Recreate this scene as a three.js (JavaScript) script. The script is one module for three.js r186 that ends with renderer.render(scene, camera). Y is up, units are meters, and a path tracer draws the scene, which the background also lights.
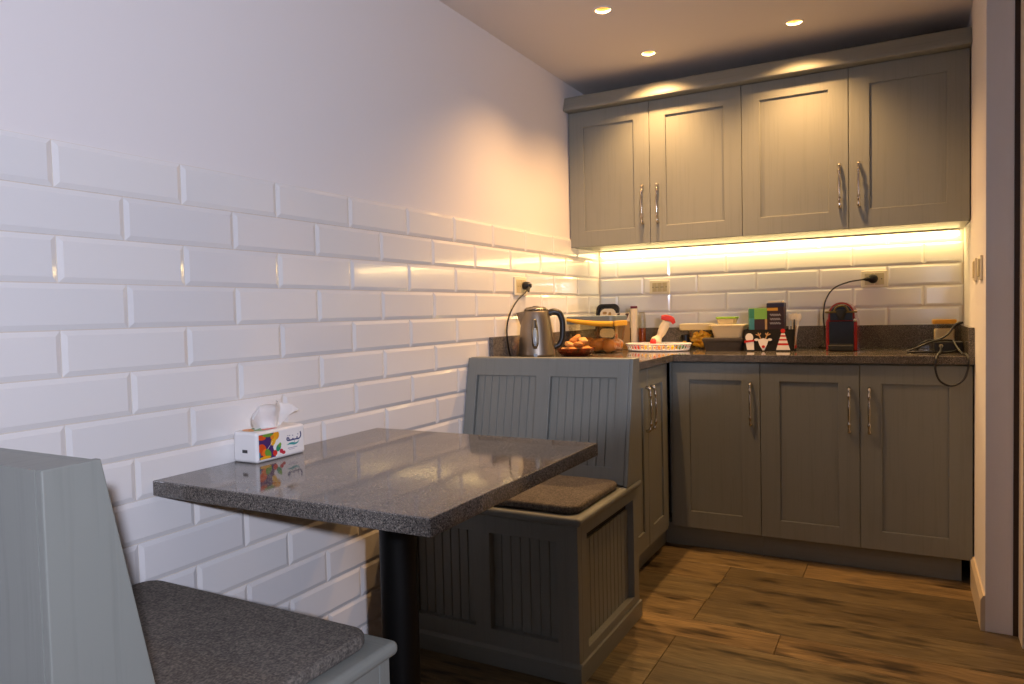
import * as THREE from 'three';
import { mergeGeometries, toCreasedNormals, mergeVertices } from 'three/addons/utils/BufferGeometryUtils.js';
import { RoundedBoxGeometry } from 'three/addons/geometries/RoundedBoxGeometry.js';
import { RectAreaLightUniformsLib } from 'three/addons/lights/RectAreaLightUniformsLib.js';

// ---------------------------------------------------------------- camera, sky, exposure
const scene = new THREE.Scene();
const camera = new THREE.PerspectiveCamera(50.46, 1024 / 684, 0.05, 60);
camera.rotation.order = 'YXZ';
camera.position.set(1.546, 1.123, 3.918);
camera.rotation.set(-0.03984, 0.49658, -0.02391);
scene.add(camera);
const renderer = new THREE.WebGLRenderer({ antialias: true });
renderer.toneMapping = THREE.LinearToneMapping;
renderer.toneMappingExposure = 1.0;
renderer.shadowMap.enabled = true;
RectAreaLightUniformsLib.init();
scene.background = new THREE.Color().setRGB(2.6, 2.7, 3.3);      // overcast daylight outside the window behind the viewer
const WARM = new THREE.Color().setRGB(1.0, 0.56, 0.22);
const LEDC = new THREE.Color().setRGB(1.0, 0.64, 0.22);
const COOLC = new THREE.Color().setRGB(0.84, 0.88, 1.10);
const SPOT_CD = 5.2, LED_I = 22, COOL_CD = 17.5;

// ---------------------------------------------------------------- helpers
let seed = 7;
const rnd = () => { seed = (seed * 1664525 + 1013904223) >>> 0; return seed / 4294967296; };
const rr = (a, b) => a + (b - a) * rnd();
const V = (x, y, z) => new THREE.Vector3(x, y, z);
const taken = {};
const numbered = n => { const k = taken[n] = (taken[n] ?? -1) + 1; return k ? `${n}_${String(k).padStart(3, '0')}` : n; };

// uv in metres, by the way each face points; turn = grain runs along the horizontal
function uvBox(g0, turn = false, off = [0, 0]) {
  const g = g0.index ? g0.toNonIndexed() : g0;
  const p = g.attributes.position, uv = new Float32Array(p.count * 2);
  const a = V(), b = V(), c = V(), n = V();
  for (let i = 0; i < p.count; i += 3) {
    a.fromBufferAttribute(p, i); b.fromBufferAttribute(p, i + 1); c.fromBufferAttribute(p, i + 2);
    n.copy(b).sub(a).cross(c.clone().sub(a));
    const ax = Math.abs(n.x), ay = Math.abs(n.y), az = Math.abs(n.z);
    [a, b, c].forEach((v, k) => {
      let u, w;
      if (ax >= ay && ax >= az) { u = v.z; w = v.y; } else if (ay >= az) { u = v.x; w = v.z; } else { u = v.x; w = v.y; }
      if (turn) [u, w] = [w, u];
      uv[(i + k) * 2] = u + off[0]; uv[(i + k) * 2 + 1] = w + off[1];
    });
  }
  g.setAttribute('uv', new THREE.BufferAttribute(uv, 2));
  return g;
}
const clean = g => { const h = g.index ? g.toNonIndexed() : g; for (const k of Object.keys(h.attributes)) if (!['position', 'normal', 'uv'].includes(k)) h.deleteAttribute(k); return h; };
const merge = list => list.length === 1 ? list[0] : mergeGeometries(list.map(clean));
const box = (x0, x1, y0, y1, z0, z1) => { const g = new THREE.BoxGeometry(Math.abs(x1 - x0), Math.abs(y1 - y0), Math.abs(z1 - z0)); g.translate((x0 + x1) / 2, (y0 + y1) / 2, (z0 + z1) / 2); return g; };
const rbox = (x0, x1, y0, y1, z0, z1, r = 0.003, s = 2) => { const g = new RoundedBoxGeometry(Math.abs(x1 - x0), Math.abs(y1 - y0), Math.abs(z1 - z0), s, r); g.translate((x0 + x1) / 2, (y0 + y1) / 2, (z0 + z1) / 2); return g; };
const lathe = (pts, n = 40) => new THREE.LatheGeometry(pts.map(p => new THREE.Vector2(p[0], p[1])), n);
const curve = pts => new THREE.CatmullRomCurve3(pts.map(p => V(...p)), false, 'centripetal');
const tube = (pts, r, n = 48, m = 8) => new THREE.TubeGeometry(curve(pts), n, r, m);
// tube whose radius varies along its length: radii are read at equal steps, ends closed
function sweep(pts, radii, n = 40, m = 12) {
  const c = curve(pts), fr = c.computeFrenetFrames(n, false), pos = [], idx = [];
  const rad = t => { const f = t * (radii.length - 1), i = Math.min(Math.floor(f), radii.length - 2), k = f - i, s = k * k * (3 - 2 * k); return radii[i] * (1 - s) + radii[i + 1] * s; };
  for (let i = 0; i <= n; i++) {
    const q = c.getPointAt(i / n), r = rad(i / n);
    for (let j = 0; j < m; j++) { const a = j / m * 2 * Math.PI, v = q.clone().addScaledVector(fr.normals[i], Math.cos(a) * r).addScaledVector(fr.binormals[i], Math.sin(a) * r); pos.push(v.x, v.y, v.z); }
  }
  for (let i = 0; i < n; i++) for (let j = 0; j < m; j++) { const k = (j + 1) % m, A = i * m + j, B = i * m + k, C = A + m, D = B + m; idx.push(A, B, C, B, D, C); }
  const s0 = pos.length / 3, p0 = c.getPointAt(0), p1 = c.getPointAt(1); pos.push(p0.x, p0.y, p0.z, p1.x, p1.y, p1.z);
  for (let j = 0; j < m; j++) { const k = (j + 1) % m; idx.push(s0, k, j, s0 + 1, n * m + j, n * m + k); }
  const g = new THREE.BufferGeometry(); g.setAttribute('position', new THREE.Float32BufferAttribute(pos, 3)); g.setIndex(idx); g.computeVertexNormals();
  g.setAttribute('uv', new THREE.Float32BufferAttribute(new Float32Array(pos.length / 3 * 2), 2)); return g;
}
const poly = pts => { const s = new THREE.Shape(); pts.forEach((p, i) => i ? s.lineTo(...p) : s.moveTo(...p)); return s; };
function roundRect(x0, y0, x1, y1, r) {
  const s = new THREE.Shape(); const q = Math.PI / 2;
  s.moveTo(x0 + r, y0); s.lineTo(x1 - r, y0); s.absarc(x1 - r, y0 + r, r, -q, 0); s.lineTo(x1, y1 - r); s.absarc(x1 - r, y1 - r, r, 0, q);
  s.lineTo(x0 + r, y1); s.absarc(x0 + r, y1 - r, r, q, 2 * q); s.lineTo(x0, y0 + r); s.absarc(x0 + r, y0 + r, r, 2 * q, 3 * q); return s;
}
const ext = (shape, d, bevel = 0, seg = 2, cs = 10) => new THREE.ExtrudeGeometry(shape, { depth: d - 2 * bevel, bevelEnabled: bevel > 0, bevelSize: bevel, bevelThickness: bevel, bevelOffset: -bevel, bevelSegments: seg, curveSegments: cs }).translate(0, 0, bevel);
// shape drawn in (x, z), lifted along y
const flat = (shape, y0, h, bevel = 0, seg = 2, cs = 10) => ext(shape, h, bevel, seg, cs).rotateX(Math.PI / 2).translate(0, y0 + h, 0);
// profile drawn in (z, y), run along x
const alongX = (pts, x0, x1, bevel = 0) => { const g = ext(poly(pts.map(([z, y]) => [-z, y])), x1 - x0, bevel, 2); return g.rotateY(Math.PI / 2).translate(x0, 0, 0); };

function mesh(name, geo, mat, parent) {
  const m = new THREE.Mesh(geo, mat); m.name = name; m.castShadow = m.receiveShadow = true; (parent ?? scene).add(m); return m;
}
const part = (name, geos, mat, parent) => mesh(name, Array.isArray(geos) ? merge(geos) : geos, mat, parent);
function thing(name, label, category, pos = [0, 0, 0], turn = 0, group) {
  const o = new THREE.Group(); o.name = numbered(name); scene.add(o); o.position.set(...pos); o.rotation.y = turn;
  o.userData = { label, category }; if (group) o.userData.group = group; return o;
}
function solo(name, geos, mat, label, category, group) {
  const m = part(numbered(name), geos, mat); m.userData = { label, category }; if (group) m.userData.group = group; return m;
}
function struct(name, geos, mat, label, category) {
  const m = part(name, geos, mat); m.userData = { kind: 'structure', label, category }; return m;
}

// ---------------------------------------------------------------- textures
function hash(x, y, s) { let h = (x * 374761393 + y * 668265263 + s * 974634777) | 0; h = Math.imul(h ^ (h >>> 13), 1274126177); return ((h ^ (h >>> 16)) >>> 0) / 4294967296; }
function vnoise(x, y, px, py, s) {
  const xi = Math.floor(x), yi = Math.floor(y), fx = x - xi, fy = y - yi, u = fx * fx * (3 - 2 * fx), v = fy * fy * (3 - 2 * fy);
  const w = (a, p) => ((a % p) + p) % p;
  const h = (a, b) => hash(w(a, px), w(b, py), s);
  return (h(xi, yi) * (1 - u) + h(xi + 1, yi) * u) * (1 - v) + (h(xi, yi + 1) * (1 - u) + h(xi + 1, yi + 1) * u) * v;
}
const fbm = (u, v, fx, fy, o, s) => { let t = 0, a = 1, n = 0; for (let i = 0; i < o; i++) { t += a * vnoise(u * fx, v * fy, fx, fy, s + i); n += a; a *= 0.55; fx *= 2; fy *= 2; } return t / n; };
function tex(w, h, fn, size, srgb) {
  const d = new Uint8Array(w * h * 4);
  for (let j = 0; j < h; j++) for (let i = 0; i < w; i++) { const c = fn(i / w, j / h, i, j), k = (j * w + i) * 4; for (let q = 0; q < 3; q++) d[k + q] = Math.max(0, Math.min(255, Math.round((Array.isArray(c) ? c[q] : c) * 255))); d[k + 3] = 255; }
  const t = new THREE.DataTexture(d, w, h); t.wrapS = t.wrapT = THREE.RepeatWrapping; t.magFilter = THREE.LinearFilter; t.minFilter = THREE.LinearMipmapLinearFilter; t.generateMipmaps = true;
  t.repeat.set(1 / size[0], 1 / size[1]); if (srgb) t.colorSpace = THREE.SRGBColorSpace; t.needsUpdate = true; return t;
}
// painted oak: open vertical pores under a coat of paint
const grainField = (u, v) => { const w = fbm(u, v, 4, 2, 3, 11) * 0.05; const f = fbm(u + w, v, 90, 5, 3, 21); const cath = Math.sin((fbm(u, v, 5, 1, 2, 31) * 9 + u * 6 * Math.PI) * 3) * 0.5 + 0.5; return f * 0.7 + cath * 0.3; };
const grainB = tex(512, 512, (u, v) => { const g = grainField(u, v); return g < 0.42 ? g / 0.42 * 0.5 + 0.2 : 0.75; }, [0.4, 0.8]);
const grainC = tex(512, 512, (u, v) => { const g = grainField(u, v), m = fbm(u, v, 4, 4, 3, 41) * 0.05; const t = 0.95 + m * 0.5 + (g < 0.42 ? -0.05 * (1 - g / 0.42) : 0.0); return [t, t, t]; }, [0.4, 0.8], true);
// granite: crystals of grey, black, cream and a touch of rose
function graniteTex() {
  const W = 1024, n = 240, pts = [];
  const cols = [[0.44, 0.425, 0.41], [0.38, 0.365, 0.355], [0.31, 0.30, 0.295], [0.20, 0.195, 0.195], [0.54, 0.52, 0.50], [0.46, 0.42, 0.39], [0.62, 0.60, 0.57]];
  for (let j = 0; j < n; j++) for (let i = 0; i < n; i++) { const r = hash(i, j, 5); const c = cols[r < 0.26 ? 0 : r < 0.5 ? 1 : r < 0.68 ? 2 : r < 0.8 ? 3 : r < 0.89 ? 4 : r < 0.96 ? 5 : 6]; pts.push([i + hash(i, j, 6), j + hash(i, j, 7), c]); }
  return tex(W, W, (u, v) => {
    const x = u * n, y = v * n, xi = Math.floor(x), yi = Math.floor(y); let best = 9, c = cols[0];
    for (let b = -1; b <= 1; b++) for (let a = -1; a <= 1; a++) { const i = (xi + a + n) % n, j = (yi + b + n) % n, p = pts[j * n + i]; const dx = p[0] + (xi + a - i) - x, dy = p[1] + (yi + b - j) - y, d = dx * dx + dy * dy; if (d < best) { best = d; c = p[2]; } }
    const m = 0.9 + 0.2 * fbm(u, v, 6, 6, 2, 51); return [c[0] * m, c[1] * m * 0.985, c[2] * m * 0.965];
  }, [0.42, 0.42], true);
}
const graniteMap = graniteTex();
const fabricC = tex(512, 512, (u, v) => { const s = fbm(u, v, 128, 96, 2, 61), m = fbm(u, v, 5, 5, 3, 62), h = fbm(u, v, 40, 160, 2, 63); const t = 0.15 + 0.26 * s + 0.05 * m + 0.12 * h; return [t * 1.05, t * 0.98, t * 0.90]; }, [0.35, 0.35], true);
const fabricB = tex(512, 512, (u, v) => 0.5 * fbm(u, v, 128, 128, 1, 64) + 0.5 * fbm(u, v, 64, 64, 2, 65), [0.35, 0.35]);
const plasterB = tex(512, 512, (u, v) => fbm(u, v, 24, 24, 4, 71), [1.1, 1.1]);
// floor planks: rustic oak, grain along u
const woodField = (u, v) => { const w = fbm(u, v, 3, 8, 3, 81) * 0.06; return fbm(u, v + w, 5, 110, 3, 82); };
const woodC = tex(1024, 1024, (u, v) => {
  const f = woodField(u, v), m = fbm(u, v, 4, 14, 4, 83), k = fbm(u, v, 9, 40, 3, 84), fine = fbm(u, v, 40, 330, 2, 85);
  let t = 0.40 + 0.22 * f + 0.26 * (m - 0.5) + 0.20 * (fine - 0.5); t -= Math.max(0, k - 0.62) * 1.3;
  return [t * 0.98 + 0.07, t * 0.92 + 0.05, t * 0.80 + 0.03];
}, [1.6, 1.6], true);
const woodB = tex(512, 512, (u, v) => woodField(u, v), [1.6, 1.6]);
const steelR = tex(256, 256, (u, v) => { const t = 0.36 + 0.24 * fbm(u, v, 120, 4, 2, 91); return [t, t, t]; }, [0.1, 0.1]);

// ---------------------------------------------------------------- materials
const std = (o) => new THREE.MeshStandardMaterial(o);
const phys = (o) => new THREE.MeshPhysicalMaterial(o);
const M = {
  paint: std({ color: '#8b8d86', map: grainC, roughness: 0.42, bumpMap: grainB, bumpScale: 0.0003 }),
  tile: phys({ color: '#eae8e6', roughness: 0.10, clearcoat: 0.4, clearcoatRoughness: 0.03 }),
  tile2: phys({ color: '#e6e4e3', roughness: 0.13, clearcoat: 0.4, clearcoatRoughness: 0.05 }),
  tile3: phys({ color: '#edeae7', roughness: 0.09, clearcoat: 0.4, clearcoatRoughness: 0.03 }),
  grout: std({ color: '#ddd3c6', roughness: 0.9, bumpMap: plasterB, bumpScale: 0.0008 }),
  wall: std({ color: '#e9e4e2', roughness: 0.85, bumpMap: plasterB, bumpScale: 0.0006 }),
  ceiling: std({ color: '#e6dfda', roughness: 0.9, bumpMap: plasterB, bumpScale: 0.0005 }),
  granite: std({ map: graniteMap, roughness: 0.07 }),
  graniteEdge: std({ map: graniteMap, roughness: 0.55 }),
  fabric: std({ map: fabricC, roughness: 0.95, bumpMap: fabricB, bumpScale: 0.0012 }),
  chrome: std({ color: '#c9c2b8', metalness: 1, roughness: 0.16 }),
  steel: std({ color: '#968c80', metalness: 1, roughness: 0.9, roughnessMap: steelR }),
  steelTrim: std({ color: '#8c8880', metalness: 1, roughness: 0.25 }),
  black: std({ color: '#17171a', roughness: 0.35 }),
  blackMatte: std({ color: '#141414', roughness: 0.7 }),
  darkMetal: std({ color: '#121110', roughness: 0.5, metalness: 0.3 }),
  darkWood: std({ color: '#3a2a22', roughness: 0.5 }),
  panelling: std({ color: '#6e5a48', roughness: 0.6 }),
  beige: std({ color: '#d9cdbd', roughness: 0.6 }),
  skirting: std({ color: '#d3c3aa', roughness: 0.45 }),
  ivory: std({ color: '#eadfc3', roughness: 0.35 }),
  ivoryDark: std({ color: '#c9b98e', roughness: 0.4 }),
  white: std({ color: '#f1efec', roughness: 0.5 }),
  paper: std({ color: '#f4f2f0', roughness: 0.8, side: THREE.DoubleSide }),
  clear: phys({ color: '#f7f5ee', transmission: 1, thickness: 0, roughness: 0.06, ior: 1.45 }),
  frosted: phys({ color: '#f5e8c0', transmission: 0.45, thickness: 0, roughness: 0.45, ior: 1.45 }),
  smoke: phys({ color: '#8b8178', transmission: 0.8, thickness: 0, roughness: 0.12, ior: 1.45 }),
  amber: phys({ color: '#a8672e', transmission: 0.85, thickness: 0, roughness: 0.06, ior: 1.5 }),
  lidBlue: phys({ color: '#7e8f9c', transmission: 0.45, thickness: 0, roughness: 0.3 }),
  yellow: std({ color: '#d9a52c', roughness: 0.45 }),
  pastry: std({ color: '#d08a44', roughness: 0.7 }),
  pastryPale: std({ color: '#e3ae6a', roughness: 0.7 }),
  bun: std({ color: '#dd8a3a', roughness: 0.5 }),
  tan: std({ color: '#b08a52', roughness: 0.7 }),
  cream: std({ color: '#eadcc0', roughness: 0.6 }),
  purple: std({ color: '#6b2340', roughness: 0.4 }),
  orangeLiquid: phys({ color: '#b9531c', transmission: 0.5, thickness: 0, roughness: 0.2 }),
  red: std({ color: '#c62a24', roughness: 0.35 }),
  pinkRed: std({ color: '#e2413f', roughness: 0.4 }),
  redBody: phys({ color: '#8c1d14', roughness: 0.25, clearcoat: 0.6 }),
  lime: std({ color: '#8fc31f', roughness: 0.45 }),
  teal: std({ color: '#4f9b8c', roughness: 0.5 }),
  green: std({ color: '#3c8f5a', roughness: 0.5 }),
  snack: std({ color: '#ffc628', roughness: 0.7 }),
  brown: std({ color: '#4a2c1b', roughness: 0.6 }),
  coffee: std({ color: '#3a2013', roughness: 0.4 }),
  gold: std({ color: '#d69a2a', roughness: 0.4 }),
  navy: std({ color: '#25233a', roughness: 0.5 }),
  felt: std({ color: '#17140f', roughness: 1 }),
  feltWhite: std({ color: '#ded6cb', roughness: 1 }),
  feltRed: std({ color: '#b5241f', roughness: 1 }),
  feltTan: std({ color: '#b99060', roughness: 1 }),
  bronze: std({ color: '#8c7440', metalness: 0.9, roughness: 0.3 }),
  gauge: phys({ color: '#9db0c4', roughness: 0.1, clearcoat: 0.5 }),
  bulb: std({ color: '#fff4d8', emissive: new THREE.Color().setRGB(1.0, 0.72, 0.36), emissiveIntensity: 9 }),
  reflector: std({ color: '#e8c890', metalness: 0.6, roughness: 0.35 }),
  led: std({ color: '#fff0c8', emissive: new THREE.Color().setRGB(1.0, 0.74, 0.32), emissiveIntensity: 10 }),
  coolBulb: std({ color: '#ffffff', emissive: new THREE.Color().setRGB(0.9, 0.92, 1.05), emissiveIntensity: 10 }),
  glassPane: phys({ color: '#ffffff', transmission: 1, thickness: 0, roughness: 0.0 }),
};

// ---------------------------------------------------------------- the setting
const CEIL = 2.31, RX = 1.785, RZ = 1.02, FARX = 4.6, FARZ = 6.8;
const wallLeft = struct('wall_left', box(-0.12, 0, 0, CEIL, -0.12, FARZ), M.wall, 'white plastered wall above glossy bevelled white tiles', 'wall');
const wallBack = struct('wall_back', box(0, RX + 0.085, 0, CEIL, -0.12, 0), M.wall, 'tiled wall behind the worktop and hanging cabinets', 'wall');
struct('wall_right', box(RX, RX + 0.078, 0, CEIL, 0, RZ), M.wall, 'short white wall end beside the cabinets', 'wall');
struct('wall_side', box(RX + 0.15, FARX, 0, CEIL, RZ - 0.12, RZ), M.panelling, 'brown panelled wall of the adjoining room', 'wall');
struct('wall_low', [box(RX + 0.10, RX + 0.18, 0, 1.21, 2.05, 3.98), box(RX + 0.085, RX + 0.195, 1.21, 1.23, 2.035, 3.995)], M.panelling, 'low brown partition wall right of the viewer', 'wall');
struct('wall_far', box(FARX, FARX + 0.12, 0, CEIL, RZ - 0.12, FARZ), M.panelling, 'brown panelled wall far to the right of the viewer', 'wall');
// rear wall with the window that lets the daylight in
const wx0 = 1.70, wx1 = 3.0, wy0 = 0.85, wy1 = 1.75;
struct('wall_rear', [box(0, wx0, 0, CEIL, FARZ, FARZ + 0.15), box(wx1, FARX, 0, CEIL, FARZ, FARZ + 0.15), box(wx0, wx1, 0, wy0, FARZ, FARZ + 0.15), box(wx0, wx1, wy1, CEIL, FARZ, FARZ + 0.15)], M.panelling, 'brown panelled wall with the window behind the viewer', 'wall');
{
  const w = struct('window_1', [box(wx0, wx1, wy0, wy0 + 0.05, FARZ + 0.04, FARZ + 0.1), box(wx0, wx1, wy1 - 0.05, wy1, FARZ + 0.04, FARZ + 0.1), box(wx0, wx0 + 0.05, wy0, wy1, FARZ + 0.04, FARZ + 0.1), box(wx1 - 0.05, wx1, wy0, wy1, FARZ + 0.04, FARZ + 0.1), box((wx0 + wx1) / 2 - 0.03, (wx0 + wx1) / 2 + 0.03, wy0, wy1, FARZ + 0.04, FARZ + 0.1)], M.white, 'white framed window behind the viewer', 'window');
  part('pane', box(wx0 + 0.05, (wx0 + wx1) / 2 - 0.03, wy0 + 0.05, wy1 - 0.05, FARZ + 0.068, FARZ + 0.072), M.glassPane, w);
  part('pane', box((wx0 + wx1) / 2 + 0.03, wx1 - 0.05, wy0 + 0.05, wy1 - 0.05, FARZ + 0.068, FARZ + 0.072), M.glassPane, w);
}
// ceiling with the round cut-outs of the downlights
const SPOTS = [[0.50, 1.17], [0.505, 0.605], [1.142, 0.63]];
{
  const s = poly([[-0.12, -0.12], [FARX + 0.12, -0.12], [FARX + 0.12, FARZ + 0.15], [-0.12, FARZ + 0.15]]);
  for (const [x, z] of SPOTS) { const h = new THREE.Path(); h.absarc(x, z, 0.031, 0, 2 * Math.PI, true); s.holes.push(h); }
  struct('ceiling', uvBox(flat(s, CEIL, 0.10, 0, 1, 14)), M.ceiling, 'plain white ceiling', 'ceiling');
}
// floor planks on a dark bed
{
  const fl = struct('floor', box(-0.12, FARX + 0.12, -0.10, -0.006, -0.12, FARZ + 0.15), M.darkWood, 'rustic brown oak-look plank floor', 'floor');
  const tones = ['#b5ae95', '#c8bb9d', '#a39b84', '#dccba9'].map(c => { const m = std({ color: c, map: woodC, roughness: 0.42, bumpMap: woodB, bumpScale: 0.0008 }); return m; });
  const edges = [-0.03, 0.173, 0.376, 0.553, 0.745, 0.945, 1.145, 1.345, 1.50, 1.70, 1.90, 2.10, 2.30, 2.50, 2.70, 2.90, 3.10, 3.30, 3.50];
  const joints = { 3: [1.172, -0.1], 4: [0.88], 5: [0.875, 2.1], 6: [0.87], 7: [1.17], 8: [0.85, 1.95], 9: [0.85] };
  const tone = { 2: [1, 1, 2], 3: [1, 3, 1], 4: [1, 2, 0], 5: [0, 2, 2], 6: [1, 0, 2], 7: [3, 3, 0], 8: [1, 0, 2], 9: [0, 2, 1] };
  for (let k = 0; k < edges.length - 1; k++) {
    let js = joints[k] ?? [0.3 + hash(k, 1, 3) * 1.1];
    const xs = [-0.1, ...js.filter(j => j > 0).sort((a, b) => a - b), FARX];
    for (let i = 0; i < xs.length - 1; i++) {
      const g = uvBox(rbox(xs[i] + 0.0008, xs[i + 1] - 0.0008, -0.006, 0, edges[k] + 0.0008, edges[k + 1] - 0.0008, 0.0012, 1), false, [hash(k, i, 8) * 5, hash(k, i, 9) * 5]);
      part('plank', g, tones[tone[k]?.[i] ?? Math.floor(hash(k, i, 10) * 4)], fl);
    }
  }
  const g = uvBox(box(-0.1, FARX, -0.006, 0, 3.5, FARZ), false); part('plank', g, tones[0], fl);
}
// skirting board on the right wall, with a chamfered top
struct('baseboard_right', alongX([[0, 0], [0.014, 0], [0.014, 0.105], [0.006, 0.122], [0, 0.122]], 0, RZ - 0.585).rotateY(-Math.PI / 2).translate(RX, 0, 0.585), M.skirting, 'low beige skirting board on the right wall end', 'skirting');
// right edge of the view: a dark jamb and a beige post at the end of the low partition
struct('trim_1', box(RX + 0.078, RX + 0.093, 0, CEIL, RZ - 0.10, RZ + 0.004), M.darkWood, 'narrow dark wooden jamb beside the white wall end', 'jamb');
struct('trim_2', box(RX + 0.093, RX + 0.15, 0, CEIL, RZ - 0.10, RZ + 0.10), M.beige, 'beige post at the right edge of the view', 'post');
// tiles: bevelled 30 x 10 cm metro tiles in half bond
const TW = 0.302, TH = 0.09844, T0 = 1.503, TZ0 = 3.0399, TX0 = 0.26596, JOINT = 0.0022;
function tileGeo(w, h) {
  const b = 0.011, d0 = 0.0045, d1 = 0.0085, W = w / 2, H = h / 2, iw = Math.max(W - b, W * 0.4), ih = Math.max(H - b, H * 0.4);
  const P = [[-W, -H, 0], [W, -H, 0], [W, H, 0], [-W, H, 0], [-W, -H, d0], [W, -H, d0], [W, H, d0], [-W, H, d0], [-iw, -ih, d1], [iw, -ih, d1], [iw, ih, d1], [-iw, ih, d1]];
  const Q = []; const quad = (a, b_, c, d) => Q.push(a, b_, c, a, c, d);
  for (let k = 0; k < 4; k++) { const n = (k + 1) % 4; quad(k, n, 4 + n, 4 + k); quad(4 + k, 4 + n, 8 + n, 8 + k); }
  quad(8, 9, 10, 11);
  const g = new THREE.BufferGeometry(); g.setAttribute('position', new THREE.Float32BufferAttribute(Q.flatMap(i => P[i]), 3)); g.computeVertexNormals(); return uvBox(g);
}
const tileCache = {};
function tile(parent, cx, cy, cz, w, h, faceX) {
  const key = `${w.toFixed(4)},${h.toFixed(4)}`; tileCache[key] ??= tileGeo(w, h);
  const m = mesh('tile', tileCache[key], [M.tile, M.tile, M.tile2, M.tile3][Math.floor(rnd() * 4)], parent);
  m.position.set(cx, cy, cz); m.rotation.set(rr(-0.003, 0.003), (faceX ? Math.PI / 2 : 0) + rr(-0.003, 0.003), 0);
}
{
  const bedL = part('grout', box(0, 0.0035, 0.0, T0, 0.001, 4.4), M.grout, wallLeft);
  for (let r = 0; r < 16; r++) {
    const y1 = T0 - r * TH, y0 = Math.max(0.002, y1 - TH), off = r % 2 ? 0.5 : 0;
    if (y1 - y0 < 0.02) continue;
    for (let c = -6; c < 14; c++) {
      const za = TZ0 - (c + off) * TW, zb = za - TW;               // za nearer the viewer
      const z1 = Math.min(za, 4.4), z0 = Math.max(zb, 0.0105);
      if (z1 - z0 < 0.015) continue;
      tile(wallLeft, 0.0005, (y0 + y1) / 2, (z0 + z1) / 2, z1 - z0 - JOINT, y1 - y0 - JOINT, true);
    }
  }
  part('grout', box(0.001, RX - 0.001, 0.93, 1.50, 0, 0.0035), M.grout, wallBack);
  for (let r = 0; r < 6; r++) {
    const y1 = T0 - r * TH, y0 = Math.max(0.95, y1 - TH), off = r % 2 ? 0.5 : 0;
    for (let c = -2; c < 7; c++) {
      const xa = TX0 + (c + off) * TW, xb = xa + TW, x0 = Math.max(xa, 0.0105), x1 = Math.min(xb, RX - 0.002);
      if (x1 - x0 < 0.015) continue;
      tile(wallBack, (x0 + x1) / 2, (y0 + y1) / 2, 0.0005, x1 - x0 - JOINT, y1 - y0 - JOINT, false);
    }
  }
}

// ---------------------------------------------------------------- lamps
function downlight(x, z, label) {
  const t = thing('ceiling_downlight', label, 'downlight', [x, CEIL, z], 0, 'recessed ceiling downlights');
  part('trim_ring', lathe([[0.0292, 0.02], [0.0292, 0.0], [0.0300, -0.0025], [0.0335, -0.0035], [0.0375, -0.002], [0.0385, 0.0], [0.0345, 0.0005]], 40), M.white, t);
  part('reflector', lathe([[0.0155, 0.046], [0.021, 0.034], [0.026, 0.016], [0.0288, 0.002]], 36), M.reflector, t);
  part('bulb', lathe([[0, 0.030], [0.010, 0.031], [0.0155, 0.034], [0.0175, 0.042], [0.016, 0.048], [0, 0.048]], 30), M.bulb, t);
  const s = new THREE.SpotLight(WARM, SPOT_CD, 0, 1.08, 1.0, 2); s.position.set(x, CEIL + 0.012, z); s.target.position.set(x, 0, z);
  s.castShadow = true; s.shadow.radius = 0.9; s.name = 'downlight_beam'; scene.add(s, s.target);
}
downlight(...SPOTS[0], 'lit ceiling downlight nearest the viewer, farthest out from the hanging cabinets');
downlight(...SPOTS[1], 'lit ceiling downlight in front of the second hanging door from the left');
downlight(...SPOTS[2], 'lit ceiling downlight in front of the third hanging door, rightmost in view');
{
  const t = thing('led_strip_light', 'glowing warm strip light under the hanging cabinets', 'strip light');
  part('profile', box(0.03, RX - 0.02, 1.449, 1.4545, 0.011, 0.052), M.white, t);
  part('diffuser', rbox(0.03, RX - 0.02, 1.426, 1.449, 0.014, 0.050, 0.009, 4), M.led, t);
  const a = new THREE.RectAreaLight(LEDC, LED_I, RX - 0.05, 0.022); a.position.set((RX + 0.01) / 2, 1.4245, 0.032); a.lookAt((RX + 0.01) / 2, 0.5, 0.30); a.name = 'strip_glow'; scene.add(a);
}
// cool white spot lamp on a floor stand in the adjoining room, right of and behind the viewer; it throws the sharp shadows on the tiled wall
{
  const px = 2.39, py = 1.447, pz = 4.51, tx = 0, ty = 1.35, tz = 2.85;
  const t = thing('floor_lamp', 'black floor lamp with a cool white spot right of the viewer', 'lamp', [px, 0, pz]);
  part('base', lathe([[0, 0], [0.13, 0], [0.13, 0.012], [0.02, 0.022], [0, 0.022]], 32).translate(0.12, 0, 0.08), M.black, t);
  part('pole', lathe([[0, 0.02], [0.010, 0.02], [0.010, py - 0.01], [0, py - 0.01]], 14).translate(0.12, 0, 0.08), M.black, t);
  const hd = new THREE.Group(); hd.name = 'lamp_head'; t.add(hd); hd.position.set(0, py, 0); hd.lookAt(tx, ty, tz);
  part('shade', lathe([[0.020, -0.16], [0.030, -0.14], [0.045, -0.03], [0.047, -0.03], [0.032, -0.142], [0.020, -0.163], [0, -0.163], [0, -0.16]], 28).rotateX(Math.PI / 2), M.black, hd);
  part('bulb', new THREE.SphereGeometry(0.022, 24, 16).translate(0, 0, -0.035), M.coolBulb, hd);
  const l = new THREE.SpotLight(COOLC, COOL_CD, 0, 0.84, 1.0, 2); l.position.set(px, py, pz); l.target.position.set(tx, ty, tz); l.castShadow = true; l.shadow.radius = 1.6; l.name = 'lamp_beam'; scene.add(l, l.target);
}

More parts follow.
